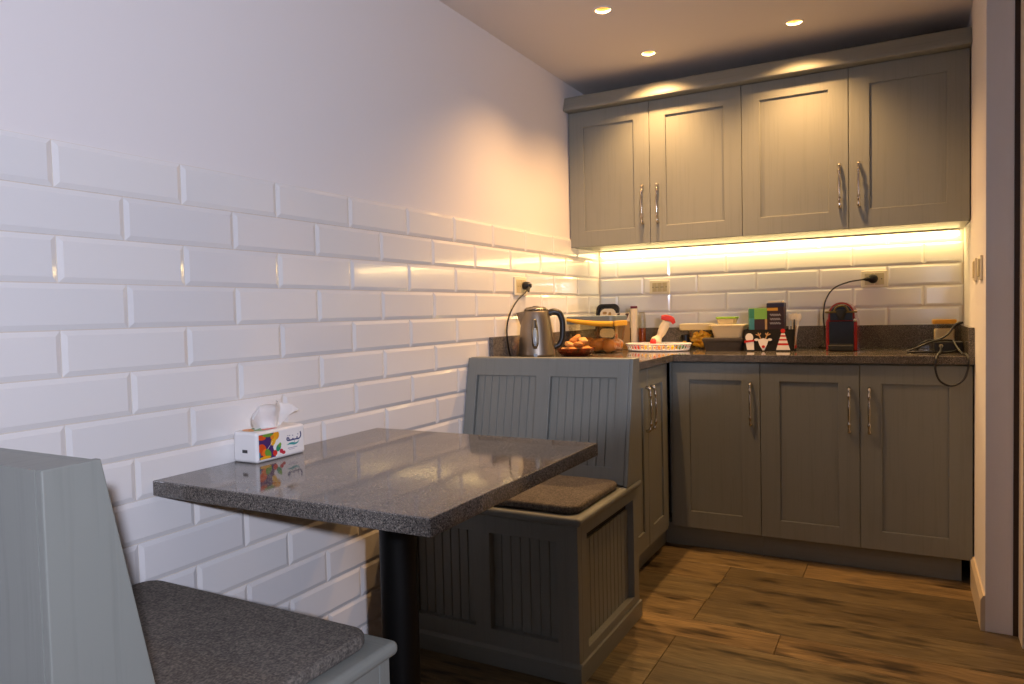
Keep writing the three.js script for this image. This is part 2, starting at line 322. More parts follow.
// ---------------------------------------------------------------- cabinets
// a shaker door in its own frame: lower left corner at the origin, front face at z = 0.02
function shaker(parent, w, h, stile, rail) {
  const d = new THREE.Group(); d.name = 'door'; parent.add(d);
  const o = 0.0012, s = poly([[o, o], [w - o, o], [w - o, h - o], [o, h - o]]);
  const hole = new THREE.Path(); [[stile, rail], [stile, h - rail], [w - stile, h - rail], [w - stile, rail]].forEach((p, i) => i ? hole.lineTo(...p) : hole.moveTo(...p)); hole.closePath(); s.holes.push(hole);
  const off = [rnd() * 0.4, rnd() * 0.8];
  part('frame', uvBox(ext(s, 0.02, 0.0022, 2), false, off), M.paint, d);
  part('panel', uvBox(box(stile - 0.008, w - stile + 0.008, rail - 0.008, h - rail + 0.008, 0.004, 0.0115), false, [off[1], off[0]]), M.paint, d);
  return d;
}
// bow handle with beaded ends, upright, centred on the origin, standing out along +z
const handleGeo = sweep([[0, 0.094, 0.004], [0, 0.090, 0.016], [0, 0.078, 0.022], [0, 0.04, 0.026], [0, 0, 0.027], [0, -0.04, 0.026], [0, -0.078, 0.022], [0, -0.090, 0.016], [0, -0.094, 0.004]],
  [0.007, 0.0075, 0.0045, 0.0072, 0.0038, 0.0046, 0.0058, 0.0060, 0.0058, 0.0046, 0.0038, 0.0072, 0.0045, 0.0075, 0.007], 72, 12);
function handle(door, x, y) { const h = mesh('handle', handleGeo, M.chrome, door); h.position.set(x, y, 0.019); }

const UB = 1.455, UT = 2.152, UF = 0.385;                          // hanging cabinets: underside, top, front of the carcass
const UX = [0.006, 0.438, 0.880, 1.332, 1.781];
function hanging(i, label) {
  const x0 = UX[i], x1 = UX[i + 1], x2 = UX[i + 2];
  const t = thing('wall_cabinet', label, 'cabinet', [x0, UB, 0], 0, 'hanging cabinets');
  const w = x2 - x0, h = UT - UB;
  part('body', uvBox(box(0.0005, w - 0.0005, 0.003, h, 0.011, UF)), M.paint, t);
  [[0, x1 - x0], [x1 - x0, x2 - x0]].forEach(([a, b], k) => {
    const d = shaker(t, b - a, h, 0.082, 0.082); d.position.set(a, 0, UF);
    handle(d, k ? 0.040 : b - a - 0.036, 0.19);
  });
}
hanging(0, 'grey-green painted hanging cabinet next to the tiled side wall');
hanging(2, 'grey-green painted hanging cabinet at the right, above the red coffee machine');
solo('cornice', uvBox(alongX([[0.012, 2.153], [0.456, 2.153], [0.460, 2.157], [0.460, 2.166], [0.438, 2.222], [0.432, 2.226], [0.012, 2.226]], 0.0015, RX - 0.002, 0.0015), true), M.paint, 'grey-green cornice board along the top of the hanging cabinets', 'cornice');

const DB = 0.100, DT = 0.874, BF = 0.558;                          // base cabinets: door bottom, door top, carcass front
const BX = [0.584, 0.981, 1.380, 1.781];
{
  const t = thing('base_cabinet', 'grey-green single-door base cabinet in the inner corner under the worktop', 'cabinet', [BX[0], 0, 0], 0, 'base cabinets');
  part('body', uvBox(box(0.0, BX[1] - BX[0] - 0.0005, DB + 0.002, 0.879, 0.011, BF)), M.paint, t);
  part('filler', uvBox(box(-0.014, -0.001, DB, DT, BF - 0.02, BF + 0.006)), M.paint, t);
  const d = shaker(t, BX[1] - BX[0], DT - DB, 0.082, 0.080); d.position.set(0, DB, BF); handle(d, BX[1] - BX[0] - 0.040, 0.592);
  part('plinth', uvBox(box(-0.052, BX[1] - BX[0] - 0.0005, 0.0, DB + 0.001, 0.45, 0.530), true), M.paint, t);
}
{
  const t = thing('base_cabinet', 'grey-green double-door base cabinet beneath the coffee machine', 'cabinet', [BX[1], 0, 0], 0, 'base cabinets');
  part('body', uvBox(box(0.0005, BX[3] - BX[1] - 0.0005, DB + 0.002, 0.879, 0.011, BF)), M.paint, t);
  for (let k = 0; k < 2; k++) { const w = BX[k + 2] - BX[k + 1]; const d = shaker(t, w, DT - DB, 0.082, 0.080); d.position.set(BX[k + 1] - BX[1], DB, BF); handle(d, k ? 0.036 : w - 0.040, 0.582); }
  part('plinth', uvBox(box(0.0005, 1.745 - BX[1], 0.0, DB + 0.001, 0.45, 0.530), true), M.paint, t);
}
{
  const t = thing('base_cabinet', 'grey-green base cabinet on the left run, behind the bench backrest', 'cabinet', [0, 0, 0], 0, 'base cabinets');
  part('body', uvBox(box(0.011, 0.555, DB + 0.002, 0.879, 0.56, 1.380)), M.paint, t);
  part('filler', uvBox(box(0.556, 0.562, DB, DT, 0.584, 0.638)), M.paint, t);
  part('filler', uvBox(box(0.556, 0.562, DB, DT, 1.195, 1.380)), M.paint, t);
  [[0.916, 0.640], [1.194, 0.917]].forEach(([z1, z0], k) => {
    const d = shaker(t, z1 - z0, DT - DB, 0.060, 0.080); d.position.set(0.555, DB, z1); d.rotation.y = Math.PI / 2; handle(d, k ? z1 - z0 - 0.030 : 0.034, 0.60);
  });
  part('plinth', uvBox(box(0.45, 0.530, 0.0, DB + 0.001, 0.531, 1.380), true), M.paint, t);
}
{
  const t = thing('granite_worktop', 'speckled grey granite worktop running round the corner', 'worktop');
  const s = poly([[0.011, 0.011], [RX - 0.001, 0.011], [RX - 0.001, 0.600], [0.600, 0.600], [0.600, 1.382], [0.011, 1.382]]);
  part('slab', uvBox(flat(s, 0.880, 0.033, 0.0025, 2)), M.granite, t);
  part('upstand', uvBox(rbox(0.031, RX - 0.022, 0.9135, 1.024, 0.0105, 0.030, 0.0015, 1)), M.granite, t);
  part('upstand', uvBox(rbox(0.0105, 0.030, 0.9135, 1.024, 0.0105, 1.286, 0.0015, 1)), M.granite, t);
  part('upstand', uvBox(rbox(RX - 0.021, RX - 0.001, 0.9135, 1.024, 0.0105, 0.590, 0.0015, 1)), M.granite, t);
}

// ---------------------------------------------------------------- benches
const boardGeo = {};
function board(w, h) {   // one bead-board strip with chamfered long edges, standing in x-y, face at z = 0.007
  const k = `${w.toFixed(4)},${h.toFixed(3)}`; if (boardGeo[k]) return boardGeo[k];
  const c = 0.003, g = ext(poly([[0, 0], [w, 0], [w, 0.003], [w - c, 0.007], [c, 0.007], [0, 0.003]]), h).rotateX(-Math.PI / 2).scale(1, 1, -1);
  const idx = uvBox(g.index ? g.toNonIndexed() : g); // mirrored once: turn the triangles back
  const p = idx.attributes.position; for (let i = 0; i < p.count; i += 3) for (let q = 0; q < 3; q++) { const a = p.array[(i + 1) * 3 + q]; p.array[(i + 1) * 3 + q] = p.array[(i + 2) * 3 + q]; p.array[(i + 2) * 3 + q] = a; }
  idx.computeVertexNormals(); return boardGeo[k] = uvBox(idx);
}
function beadboard(parent, w, h, n) { for (let i = 0; i < n; i++) { const m = mesh('board', board(w / n, h), M.paint, parent); m.position.x = i * w / n; } }
// frame with openings, drawn in x-y
function openFrame(w, h, holes, d) {
  const s = poly([[0, 0], [w, 0], [w, h], [0, h]]);
  for (const [x0, y0, x1, y1] of holes) { const p = new THREE.Path(); p.moveTo(x0, y0); p.lineTo(x0, y1); p.lineTo(x1, y1); p.lineTo(x1, y0); p.closePath(); s.holes.push(p); }
  return uvBox(ext(s, d, 0.002, 2));
}
// bench built facing +z with its back at z = 0; its open end is at +x or -x (side)
function bench(label, depth, topY, pos, turn, side, group) {
  const t = thing('bench', label, 'bench', pos, turn, group);
  const W = 0.685, RIM = 0.700, SY = 0.480;
  const mir = (a, b) => side > 0 ? [a, b] : [-b, -a];
  const bx = (x0, x1, ...r) => box(...mir(x0, x1), ...r);
  part('body', uvBox(bx(0.013, W - 0.035, 0.01, SY - 0.002, 0.004, depth - 0.035)), M.paint, t);
  part('seat_lid', uvBox((() => { const [a, b] = mir(0.013, RIM); return rbox(a, b, SY, 0.508, 0.002, depth + 0.012, 0.0125, 4); })(), true), M.paint, t);
  // front and open-end panels
  const f = new THREE.Group(); f.name = 'front_panel'; t.add(f); f.position.set(side > 0 ? 0.013 : -W, 0.0, depth - 0.032);
  const fw = W - 0.013, hw = [[0.07, 0.115, fw / 2 - 0.03, 0.425], [fw / 2 + 0.03, 0.115, fw - 0.07, 0.425]];
  part('frame', openFrame(fw, SY - 0.001, hw, 0.030), M.paint, f);
  for (const [x0, y0, x1, y1] of hw) { for (let i = 0, n = 7; i < n; i++) { const m = mesh('board', board((x1 - x0) / n, y1 - y0), M.paint, f); m.position.set(x0 + i * (x1 - x0) / n, y0, 0.001); } }
  const e = new THREE.Group(); e.name = 'end_panel'; t.add(e);
  const ew = depth - 0.036, eh = [0.045, 0.085, ew - 0.055, 0.440];
  part('frame', openFrame(ew, SY - 0.001, [eh], 0.030), M.paint, e);
  for (let i = 0, n = 12; i < n; i++) { const m = mesh('board', board((eh[2] - eh[0]) / n, eh[3] - eh[1] - 0.034), M.paint, e); m.position.set(eh[0] + i * (eh[2] - eh[0]) / n, eh[1], 0.001); }
  part('slot', uvBox(box(eh[0], eh[2], eh[3] - 0.034, eh[3], -0.002, 0.0)), M.blackMatte, e);
  if (side > 0) { e.rotation.y = Math.PI / 2; e.position.set(W - 0.0305, 0, depth - 0.0325); } else { e.rotation.y = -Math.PI / 2; e.position.set(-W + 0.0305, 0, 0.0035); }
  const [a0, a1] = mir(0.013, W + 0.009);
  part('base_moulding', uvBox(alongX([[depth - 0.002, 0], [depth + 0.008, 0], [depth + 0.008, 0.052], [depth - 0.002, 0.062]], a0, a1), true), M.paint, t);
  part('base_moulding', uvBox(bx(W, W + 0.009, 0, 0.058, 0.004, depth - 0.002), true), M.paint, t);
  // leaning backrest: a wedge thicker at the seat
  const b = new THREE.Group(); b.name = 'backrest'; t.add(b);
  const th = 0.072, slope = 0.192, rise = topY - 0.509, zb = th + slope * rise;
  const [c0, c1] = mir(0.013, RIM - 0.002);
  const ang = Math.atan(slope), len = rise / Math.cos(ang) - 0.0045;
  // core, set back behind the face frame
  const nz = Math.cos(ang) * 0.018, ny = Math.sin(ang) * 0.018;
  part('core', uvBox(alongX([[0.002, 0.509], [zb - 0.0185, 0.509], [th - 0.0185, topY - 0.0005], [0.002, topY - 0.0005]], side > 0 ? c0 : c0 + 0.014, side > 0 ? c1 - 0.014 : c1)), M.paint, b);
  const fr = new THREE.Group(); fr.name = 'face'; b.add(fr); fr.position.set(side > 0 ? c0 : c0 + 0.014, 0.509, zb - 0.0185); fr.rotation.x = -ang;
  part('end_cheek', uvBox(alongX([[0.002, 0.509], [zb - 0.0008, 0.509], [th - 0.0008, topY], [0.002, topY]], side > 0 ? c1 - 0.0135 : c0, side > 0 ? c1 : c0 + 0.0135, 0.002)), M.paint, b);
  const bw = c1 - c0 - 0.014, bh = [[0.045, 0.060, bw / 2 - 0.030, len - 0.068], [bw / 2 + 0.030, 0.060, bw - 0.045, len - 0.068]];
  const g1 = part('face_frame', openFrame(bw, len, bh, 0.018), M.paint, b); g1.position.copy(fr.position); g1.rotation.copy(fr.rotation); b.remove(fr);
  for (const [x0, y0, x1, y1] of bh) for (let i = 0, n = 8; i < n; i++) { const m = mesh('board', board((x1 - x0) / n, y1 - y0), M.paint, b); const v = V(x0 + i * (x1 - x0) / n, y0, 0.0005).applyEuler(fr.rotation).add(fr.position); m.position.copy(v); m.rotation.copy(fr.rotation); }
  return t;
}
bench('grey-green panelled bench beyond the table, its back against the left worktop run', 0.568, 0.950, [0, 0, 1.3835], 0, 1, 'panelled dining benches');
bench('grey-green panelled bench nearest the viewer, seen from behind at the left edge', 0.620, 0.960, [0, 0, 3.465], Math.PI, -1, 'panelled dining benches');
function cushion(x0, x1, z0, z1, y, h, label, chamfer) {
  const s = roundRect(x0, z0, x1, z1, chamfer);
  const g = mergeVertices(clean(flat(s, y, h, 0.011, 5, 12)));
  solo('seat_cushion', uvBox(g.toNonIndexed()), M.fabric, label, 'cushion', 'bench cushions');
}
cushion(0.02, 0.676, 1.545, 1.935, 0.5085, 0.026, 'grey woven seat cushion on the far bench beyond the table', 0.045);
cushion(0.02, 0.668, 2.868, 3.305, 0.5085, 0.028, 'grey woven seat cushion on the near bench', 0.045);

// ---------------------------------------------------------------- table
{
  const t = thing('dining_table', 'square speckled granite table fixed to the tiled wall on one dark post', 'table', [0, 0, 0]);
  part('table_top', uvBox(flat(poly([[0.011, 2.035], [0.790, 2.035], [0.790, 2.850], [0.011, 2.850]]), 0.719, 0.036, 0.0025, 2)), M.granite, t);
  part('post', lathe([[0, 0.02], [0.048, 0.02], [0.048, 0.700], [0, 0.700]], 36).translate(0.39, 0, 2.43), M.darkMetal, t);
  part('mounting_plate', rbox(0.26, 0.52, 0.700, 0.7185, 2.30, 2.56, 0.003), M.darkMetal, t);
  part('foot_plate', lathe([[0, 0], [0.19, 0], [0.19, 0.010], [0.06, 0.022], [0, 0.022]], 40).translate(0.39, 0, 2.43), M.darkMetal, t);
}
// tissue pack
function canvas(w, h, draw) { const c = document.createElement('canvas'); c.width = w; c.height = h; draw(c.getContext('2d'), w, h); const t = new THREE.CanvasTexture(c); t.colorSpace = THREE.SRGBColorSpace; return t; }
{
  const t = thing('tissue_pack', 'white tissue pack with colourful fruit print on the granite table', 'tissue pack', [0.0575, 0.7552, 2.537], 0.02);
  const w = 0.084, l = 0.174, h = 0.080;
  const body = mergeVertices(new RoundedBoxGeometry(w, h, l, 4, 0.009)); body.translate(0, h / 2, 0);
  part('wrapper', body, std({ color: '#f2f0ee', roughness: 0.35 }), t);
  const blobs = (g, W, H, list) => { for (const [c, x, y, rx, ry, a] of list) { g.save(); g.translate(x * W, y * H); g.rotate(a); g.fillStyle = c; g.beginPath(); g.ellipse(0, 0, rx * W, ry * H, 0, 0, 6.3); g.fill(); g.restore(); } };
  const sideT = canvas(640, 288, (g, W, H) => {
    g.fillStyle = '#f4f2f0'; g.fillRect(0, 0, W, H);
    g.fillStyle = '#4b2c6e'; g.beginPath(); g.moveTo(0, 0); g.lineTo(0.36 * W, 0); g.lineTo(0.30 * W, H * 0.6); g.lineTo(0.36 * W, H); g.lineTo(0, H); g.fill();
    blobs(g, W, H, [['#e2571f', 0.05, 0.12, 0.10, 0.10, 0.2], ['#6f9f3a', 0.20, 0.06, 0.12, 0.08, 0.1], ['#f0a51e', 0.37, 0.14, 0.07, 0.18, 0.3], ['#f3b92b', 0.31, 0.36, 0.05, 0.17, 0.5], ['#e0501f', 0.06, 0.60, 0.09, 0.24, -0.4], ['#f07a2a', 0.12, 0.74, 0.06, 0.16, 0.3], ['#6aa23a', 0.19, 0.80, 0.06, 0.2, -0.5], ['#f1b01f', 0.13, 0.95, 0.12, 0.07, 0], ['#d8312a', 0.34, 0.84, 0.05, 0.12, 0], ['#2f9a73', 0.42, 0.66, 0.05, 0.16, 0.5], ['#7cb342', 0.45, 0.56, 0.03, 0.1, 0.4], ['#d12f4a', 0.48, 0.82, 0.04, 0.09, 0], ['#c4283a', 0.53, 0.90, 0.04, 0.07, 0], ['#e98b2a', 0.29, 0.18, 0.04, 0.09, 0], ['#1f7fa0', 0.01, 0.8, 0.02, 0.12, 0]]);
    g.strokeStyle = '#f4f2f0'; g.lineWidth = 5; g.beginPath(); g.moveTo(0.18 * W, 0.62 * H); g.lineTo(0.30 * W, 0.34 * H); g.stroke();
    // the brand lettering: a flowing script with two dots, a wave and a small line below
    g.strokeStyle = '#22306e'; g.lineWidth = 16; g.lineCap = 'round'; g.lineJoin = 'round';
    g.beginPath(); g.moveTo(0.93 * W, 0.20 * H); g.quadraticCurveTo(0.96 * W, 0.42 * H, 0.88 * W, 0.47 * H); g.quadraticCurveTo(0.84 * W, 0.48 * H, 0.85 * W, 0.38 * H); g.moveTo(0.86 * W, 0.46 * H); g.lineTo(0.76 * W, 0.46 * H); g.quadraticCurveTo(0.75 * W, 0.38 * H, 0.74 * W, 0.46 * H); g.lineTo(0.66 * W, 0.46 * H); g.quadraticCurveTo(0.60 * W, 0.46 * H, 0.62 * W, 0.34 * H); g.quadraticCurveTo(0.67 * W, 0.34 * H, 0.66 * W, 0.45 * H); g.stroke();
    g.fillStyle = '#22306e'; for (const [x, y] of [[0.64, 0.25], [0.68, 0.26], [0.75, 0.28], [0.87, 0.27], [0.79, 0.54]]) { g.beginPath(); g.arc(x * W, y * H, 6, 0, 7); g.fill(); }
    g.fillStyle = '#3aa0a0'; g.beginPath(); g.moveTo(0.60 * W, 0.64 * H); g.quadraticCurveTo(0.70 * W, 0.50 * H, 0.80 * W, 0.60 * H); g.quadraticCurveTo(0.87 * W, 0.62 * H, 0.90 * W, 0.50 * H); g.quadraticCurveTo(0.88 * W, 0.70 * H, 0.76 * W, 0.68 * H); g.quadraticCurveTo(0.68 * W, 0.62 * H, 0.60 * W, 0.64 * H); g.fill();
    g.fillStyle = '#8c86a8'; for (let i = 0; i < 11; i++) g.fillRect((0.63 + i * 0.02) * W, 0.765 * H, 0.014 * W, 9); for (let i = 0; i < 7; i++) g.fillRect((0.66 + i * 0.02) * W, 0.83 * H, 0.013 * W, 6);
  });
  const topT = canvas(512, 256, (g, W, H) => { g.fillStyle = '#f4f2f0'; g.fillRect(0, 0, W, H); blobs(g, W, H, [['#f0a51e', 0.06, 0.5, 0.12, 0.25, 0.2], ['#6f9f3a', 0.2, 0.75, 0.12, 0.25, 0], ['#e2571f', 0.3, 0.85, 0.1, 0.2, 0], ['#e98b2a', 0.14, 0.2, 0.1, 0.2, 0], ['#2f9a73', 0.28, 0.3, 0.08, 0.2, 0.4], ['#d8312a', 0.42, 0.9, 0.06, 0.15, 0]]); });
  const sp = part('side_print', new THREE.PlaneGeometry(l - 0.016, h - 0.016), std({ map: sideT, roughness: 0.35 }), t); sp.rotation.y = Math.PI / 2; sp.position.set(w / 2 + 0.0004, h / 2, 0);
  const tp = part('top_print', new THREE.PlaneGeometry(l - 0.018, w - 0.018), std({ map: topT, roughness: 0.35 }), t); tp.rotation.set(-Math.PI / 2, 0, Math.PI / 2, 'YXZ'); tp.rotation.set(-Math.PI / 2, 0, Math.PI / 2); tp.position.set(0, h + 0.0004, 0);
  part('code_mark', box(-0.008, 0.010, 0.026, 0.034, l / 2 + 0.0002, l / 2 + 0.0006), std({ color: '#3b3a3c', roughness: 0.5 }), t);
  // pulled-out sheet: a pleated fan of tissue
  const N = 60, K = 26, pos = [], idx = [];
  for (let j = 0; j <= K; j++) for (let i = 0; i <= N; i++) {
    const u = i / N - 0.5, v = j / K, sp_ = 0.5 + 0.62 * Math.sin(Math.min(v * 1.25, 1) * 1.5);
    const z = u * 0.140 * sp_ + 0.012 * v * Math.sin(v * 2), fold = Math.sin(u * 11 + v * 2.6) * 0.013 * (0.3 + v) + Math.sin(u * 27 + v * 6) * 0.0042 * v + Math.sin(u * 5 - v * 9) * 0.003 * v;
    const y = h - 0.004 + 0.080 * Math.pow(v, 0.80) * (1 - 0.50 * Math.pow(Math.abs(u * 1.9), 3.6)) - 0.010 * Math.pow(v, 6) + 0.003 * Math.sin(u * 17) * v;
    pos.push(fold + 0.020 * v * v + 0.008 * Math.sin(v * 3 + u * 4), y, -z + 0.006);
  }
  for (let j = 0; j < K; j++) for (let i = 0; i < N; i++) { const a = j * (N + 1) + i; idx.push(a, a + 1, a + N + 1, a + 1, a + N + 2, a + N + 1); }
  const g = new THREE.BufferGeometry(); g.setAttribute('position', new THREE.Float32BufferAttribute(pos, 3)); g.setIndex(idx); g.computeVertexNormals(); g.setAttribute('uv', new THREE.Float32BufferAttribute(new Float32Array(pos.length / 3 * 2), 2));
  part('tissue', g, phys({ color: '#f6f4f2', roughness: 0.95, transmission: 0.3, thickness: 0, side: THREE.DoubleSide }), t);
}

// ---------------------------------------------------------------- on the worktop
const CY = 0.9133;
{ // kettle
  const t = thing('electric_kettle', 'brushed steel electric kettle with black handle on the left worktop', 'kettle', [0.135, CY, 1.09], 0.497);
  const prof = [[0.081, 0.018], [0.0805, 0.03], [0.077, 0.07], [0.072, 0.12], [0.066, 0.165], [0.060, 0.195], [0.055, 0.213]];
  part('base', lathe([[0, 0], [0.080, 0], [0.083, 0.004], [0.083, 0.014], [0.080, 0.017], [0, 0.017]], 48), M.black, t);
  part('jug', lathe([[0, 0.018], ...prof, [0.052, 0.217], [0, 0.217]], 64), M.steel, t);
  const lid = part('lid', lathe([[0, 0.236], [0.020, 0.2355], [0.040, 0.232], [0.050, 0.226], [0.0535, 0.2175], [0, 0.2175]], 48), M.steelTrim, t);
  part('lid_button', lathe([[0, 0.2385], [0.012, 0.238], [0.016, 0.235], [0, 0.235]], 24), M.black, lid);
  // spout towards -x
  { const sp = new THREE.BufferGeometry(); const P = [[-0.050, 0.216, -0.026], [-0.050, 0.216, 0.026], [-0.086, 0.210, 0], [-0.0645, 0.168, -0.012], [-0.0645, 0.168, 0.012], [-0.066, 0.150, 0]];
    const F = [[0, 1, 2], [0, 2, 3], [2, 1, 4], [2, 4, 5], [3, 2, 5], [0, 3, 1], [1, 3, 4], [3, 5, 4]];
    sp.setAttribute('position', new THREE.Float32BufferAttribute(F.flatMap(f => f.flatMap(i => P[i])), 3)); sp.computeVertexNormals(); part('spout', uvBox(sp), M.steel, t); }
  part('handle', sweep([[0.050, 0.203, 0], [0.075, 0.211, 0], [0.100, 0.204, 0], [0.113, 0.175, 0], [0.115, 0.130, 0], [0.110, 0.090, 0], [0.098, 0.068, 0], [0.074, 0.058, 0]], [0.015, 0.015, 0.014, 0.013, 0.013, 0.013, 0.013, 0.013], 48, 14), M.black, t);
  // water gauge towards the viewer
  const gg = []; for (let k = 0; k <= 10; k++) { const y = 0.055 + k * 0.0125; let r = 0; for (let i = 0; i < prof.length - 1; i++) if (y >= prof[i][1] && y <= prof[i + 1][1]) { const f = (y - prof[i][1]) / (prof[i + 1][1] - prof[i][1]); r = prof[i][0] + f * (prof[i + 1][0] - prof[i][0]); } gg.push([-0.008, y, r * 0.995]); }
  part('gauge_frame', sweep(gg, [0.008, 0.014, 0.015, 0.015, 0.014, 0.011, 0.008], 30, 14).scale(1, 1, 1), M.steelTrim, t);
  part('water_gauge', sweep(gg.slice(1, 8).map(p => [p[0], p[1], p[2] + 0.0075]), [0.006, 0.010, 0.0105, 0.0095, 0.007], 24, 12), M.gauge, t);
  part('switch', rbox(-0.016, 0.0, 0.020, 0.036, 0.079, 0.086, 0.003), M.gauge, t);
}
// sockets
function plate(name, label, w, h, pos, turn, gang, group) {
  const t = thing(name, label, name === 'light_switch' ? 'switch' : 'socket', pos, turn, group);
  part('frame_plate', rbox(-w / 2, w / 2, -h / 2, h / 2, 0, 0.008, 0.003), M.ivory, t);
  const iw = (w - 0.03) / gang;
  for (let k = 0; k < gang; k++) {
    const x = -w / 2 + 0.015 + iw * (k + 0.5);
    part(name === 'light_switch' ? 'rocker' : 'socket_insert', rbox(x - iw / 2 + 0.001, x + iw / 2 - 0.001, -h / 2 + 0.012, h / 2 - 0.012, 0.006, name === 'light_switch' ? 0.012 : 0.0095, 0.0012), M.ivoryDark, t);
    if (name !== 'light_switch') part('contact_hole', [lathe([[0, 0.0002], [0.0026, 0.0002], [0.0026, 0], [0, 0]], 12).rotateX(Math.PI / 2).translate(x - Math.min(0.0095, iw / 3), 0, 0.0096), lathe([[0, 0.0002], [0.0026, 0.0002], [0.0026, 0], [0, 0]], 12).rotateX(Math.PI / 2).translate(x + Math.min(0.0095, iw / 3), 0, 0.0096)], M.blackMatte, t);
  }
  return t;
}
plate('wall_socket', 'ivory wall socket above the kettle on the side wall', 0.120, 0.084, [0.0092, 1.243, 0.997], Math.PI / 2, 2, 'ivory wall sockets');
plate('wall_socket', 'ivory double wall socket with nothing plugged in, left on the back wall', 0.114, 0.074, [0.362, 1.246, 0.0092], 0, 3, 'ivory wall sockets');
plate('wall_socket', 'ivory wall socket above the red coffee machine with a plug in it', 0.116, 0.080, [1.418, 1.245, 0.0092], 0, 2, 'ivory wall sockets');
plate('light_switch', 'ivory wall switch on the right wall end, the one nearer the cabinets', 0.085, 0.086, [RX - 0.0005, 1.245, 0.66], -Math.PI / 2, 1, 'ivory switches');
plate('light_switch', 'ivory wall switch on the right wall end, the one nearer the viewer', 0.085, 0.086, [RX - 0.0005, 1.243, 0.875], -Math.PI / 2, 1, 'ivory switches');
{ // kettle cord
  const t = thing('kettle_cable', 'black kettle cord hanging from the socket on the side wall', 'cord', [0, 0, 0]);
  part('plug', [lathe([[0, 0], [0.017, 0], [0.019, 0.012], [0.016, 0.028], [0.009, 0.038], [0, 0.038]], 20).rotateZ(-Math.PI / 2).translate(0.0192, 1.246, 0.975), tube([[0.045, 1.245, 0.975], [0.052, 1.235, 0.985], [0.055, 1.22, 1.0]], 0.006, 10)], M.black, t);
  part('cable', tube([[0.050, 1.240, 0.985], [0.054, 1.218, 1.022], [0.050, 1.18, 1.095], [0.045, 1.12, 1.160], [0.042, 1.06, 1.185], [0.040, 0.99, 1.175], [0.040, 0.935, 1.155], [0.044, 0.9175, 1.15]], 0.0035, 60), M.black, t);
}
// lumpy thing: a sphere pushed about by noise
function lump(r, sx, sy, sz, amp, sd, seg = 18) {
  const g = mergeVertices(new THREE.SphereGeometry(r, seg, Math.round(seg * 0.7)), 1e-5); const p = g.attributes.position;
  for (let i = 0; i < p.count; i++) { const v = V().fromBufferAttribute(p, i), n = v.clone().normalize(); const k = 1 + amp * (Math.sin(n.x * 3.1 + sd) * Math.sin(n.y * 2.7 + sd * 2.1) + 0.6 * Math.sin(n.z * 5.3 + sd * 1.7) * Math.cos(n.x * 4.4 - sd)); p.setXYZ(i, v.x * k * sx, v.y * k * sy, v.z * k * sz); }
  g.computeVertexNormals(); return g;
}
{ // glass bowl of pastries
  const bx = 0.165, bz = 0.735;
  solo('glass_bowl', lathe([[0, 0.0005], [0.055, 0.0005], [0.070, 0.006], [0.086, 0.020], [0.095, 0.036], [0.093, 0.0375], [0.083, 0.022], [0.068, 0.009], [0.054, 0.004], [0, 0.004]], 48).translate(bx, CY, bz), M.amber, 'shallow brown glass bowl of pastries beside the kettle', 'bowl');
  const spots = [[-0.045, 0.020, 0.02], [0.0, 0.020, 0.045], [0.045, 0.022, 0.01], [0.0, 0.020, -0.03], [-0.04, 0.020, -0.035], [0.042, 0.022, -0.045], [-0.02, 0.048, 0.02], [0.025, 0.050, 0.015], [0.005, 0.050, -0.025], [0.035, 0.066, -0.005], [0.0, 0.074, 0.0]];
  spots.forEach(([x, y, z], i) => { const m = solo('pastry', lump(0.0235, 1.15, 0.60, 0.95, 0.20, i * 1.7 + 1), i % 3 ? M.pastry : M.pastryPale, 'small golden brown pastry in the brown glass bowl', 'pastry', 'pastries in the glass bowl'); m.position.set(bx + x * 1.02, CY + y + 0.006, bz + z * 1.02); m.rotation.set(rr(-0.4, 0.4), rr(0, 6), rr(-0.4, 0.4)); });
}
// open tapered box with rounded corners: walls and floor of one thickness
function tub(w0, d0, w1, d1, h, r, th = 0.0018, n = 6) {
  const ring = (w, d, y, o) => { const R = Math.max(r - o, 0.002), W = w / 2 - o - R, D = d / 2 - o - R, out = []; [[1, 1], [-1, 1], [-1, -1], [1, -1]].forEach(([sx, sz], q) => { for (let i = 0; i <= n; i++) { const a = (q + i / n) * Math.PI / 2; out.push([sx * W + R * Math.cos(a), y, sz * D + R * Math.sin(a)]); } }); return out; };
  const rings = [ring(w0, d0, 0, 0), ring(w1, d1, h, 0), ring(w1, d1, h, th), ring(w0, d0, th, th)], m = rings[0].length, pos = rings.flat().flat(), idx = [];
  for (let k = 0; k < 3; k++) for (let j = 0; j < m; j++) { const a = k * m + j, b = k * m + (j + 1) % m; idx.push(a, a + m, b, b, a + m, b + m); }
  const c0 = pos.length / 3; pos.push(0, 0, 0, 0, th, 0);
  for (let j = 0; j < m; j++) { const b = (j + 1) % m; idx.push(c0, j, b, c0 + 1, 3 * m + b, 3 * m + j); }
  const g = new THREE.BufferGeometry(); g.setAttribute('position', new THREE.Float32BufferAttribute(pos, 3)); g.setIndex(idx); const h2 = toCreasedNormals(g.toNonIndexed(), 0.7); return uvBox(h2);
}
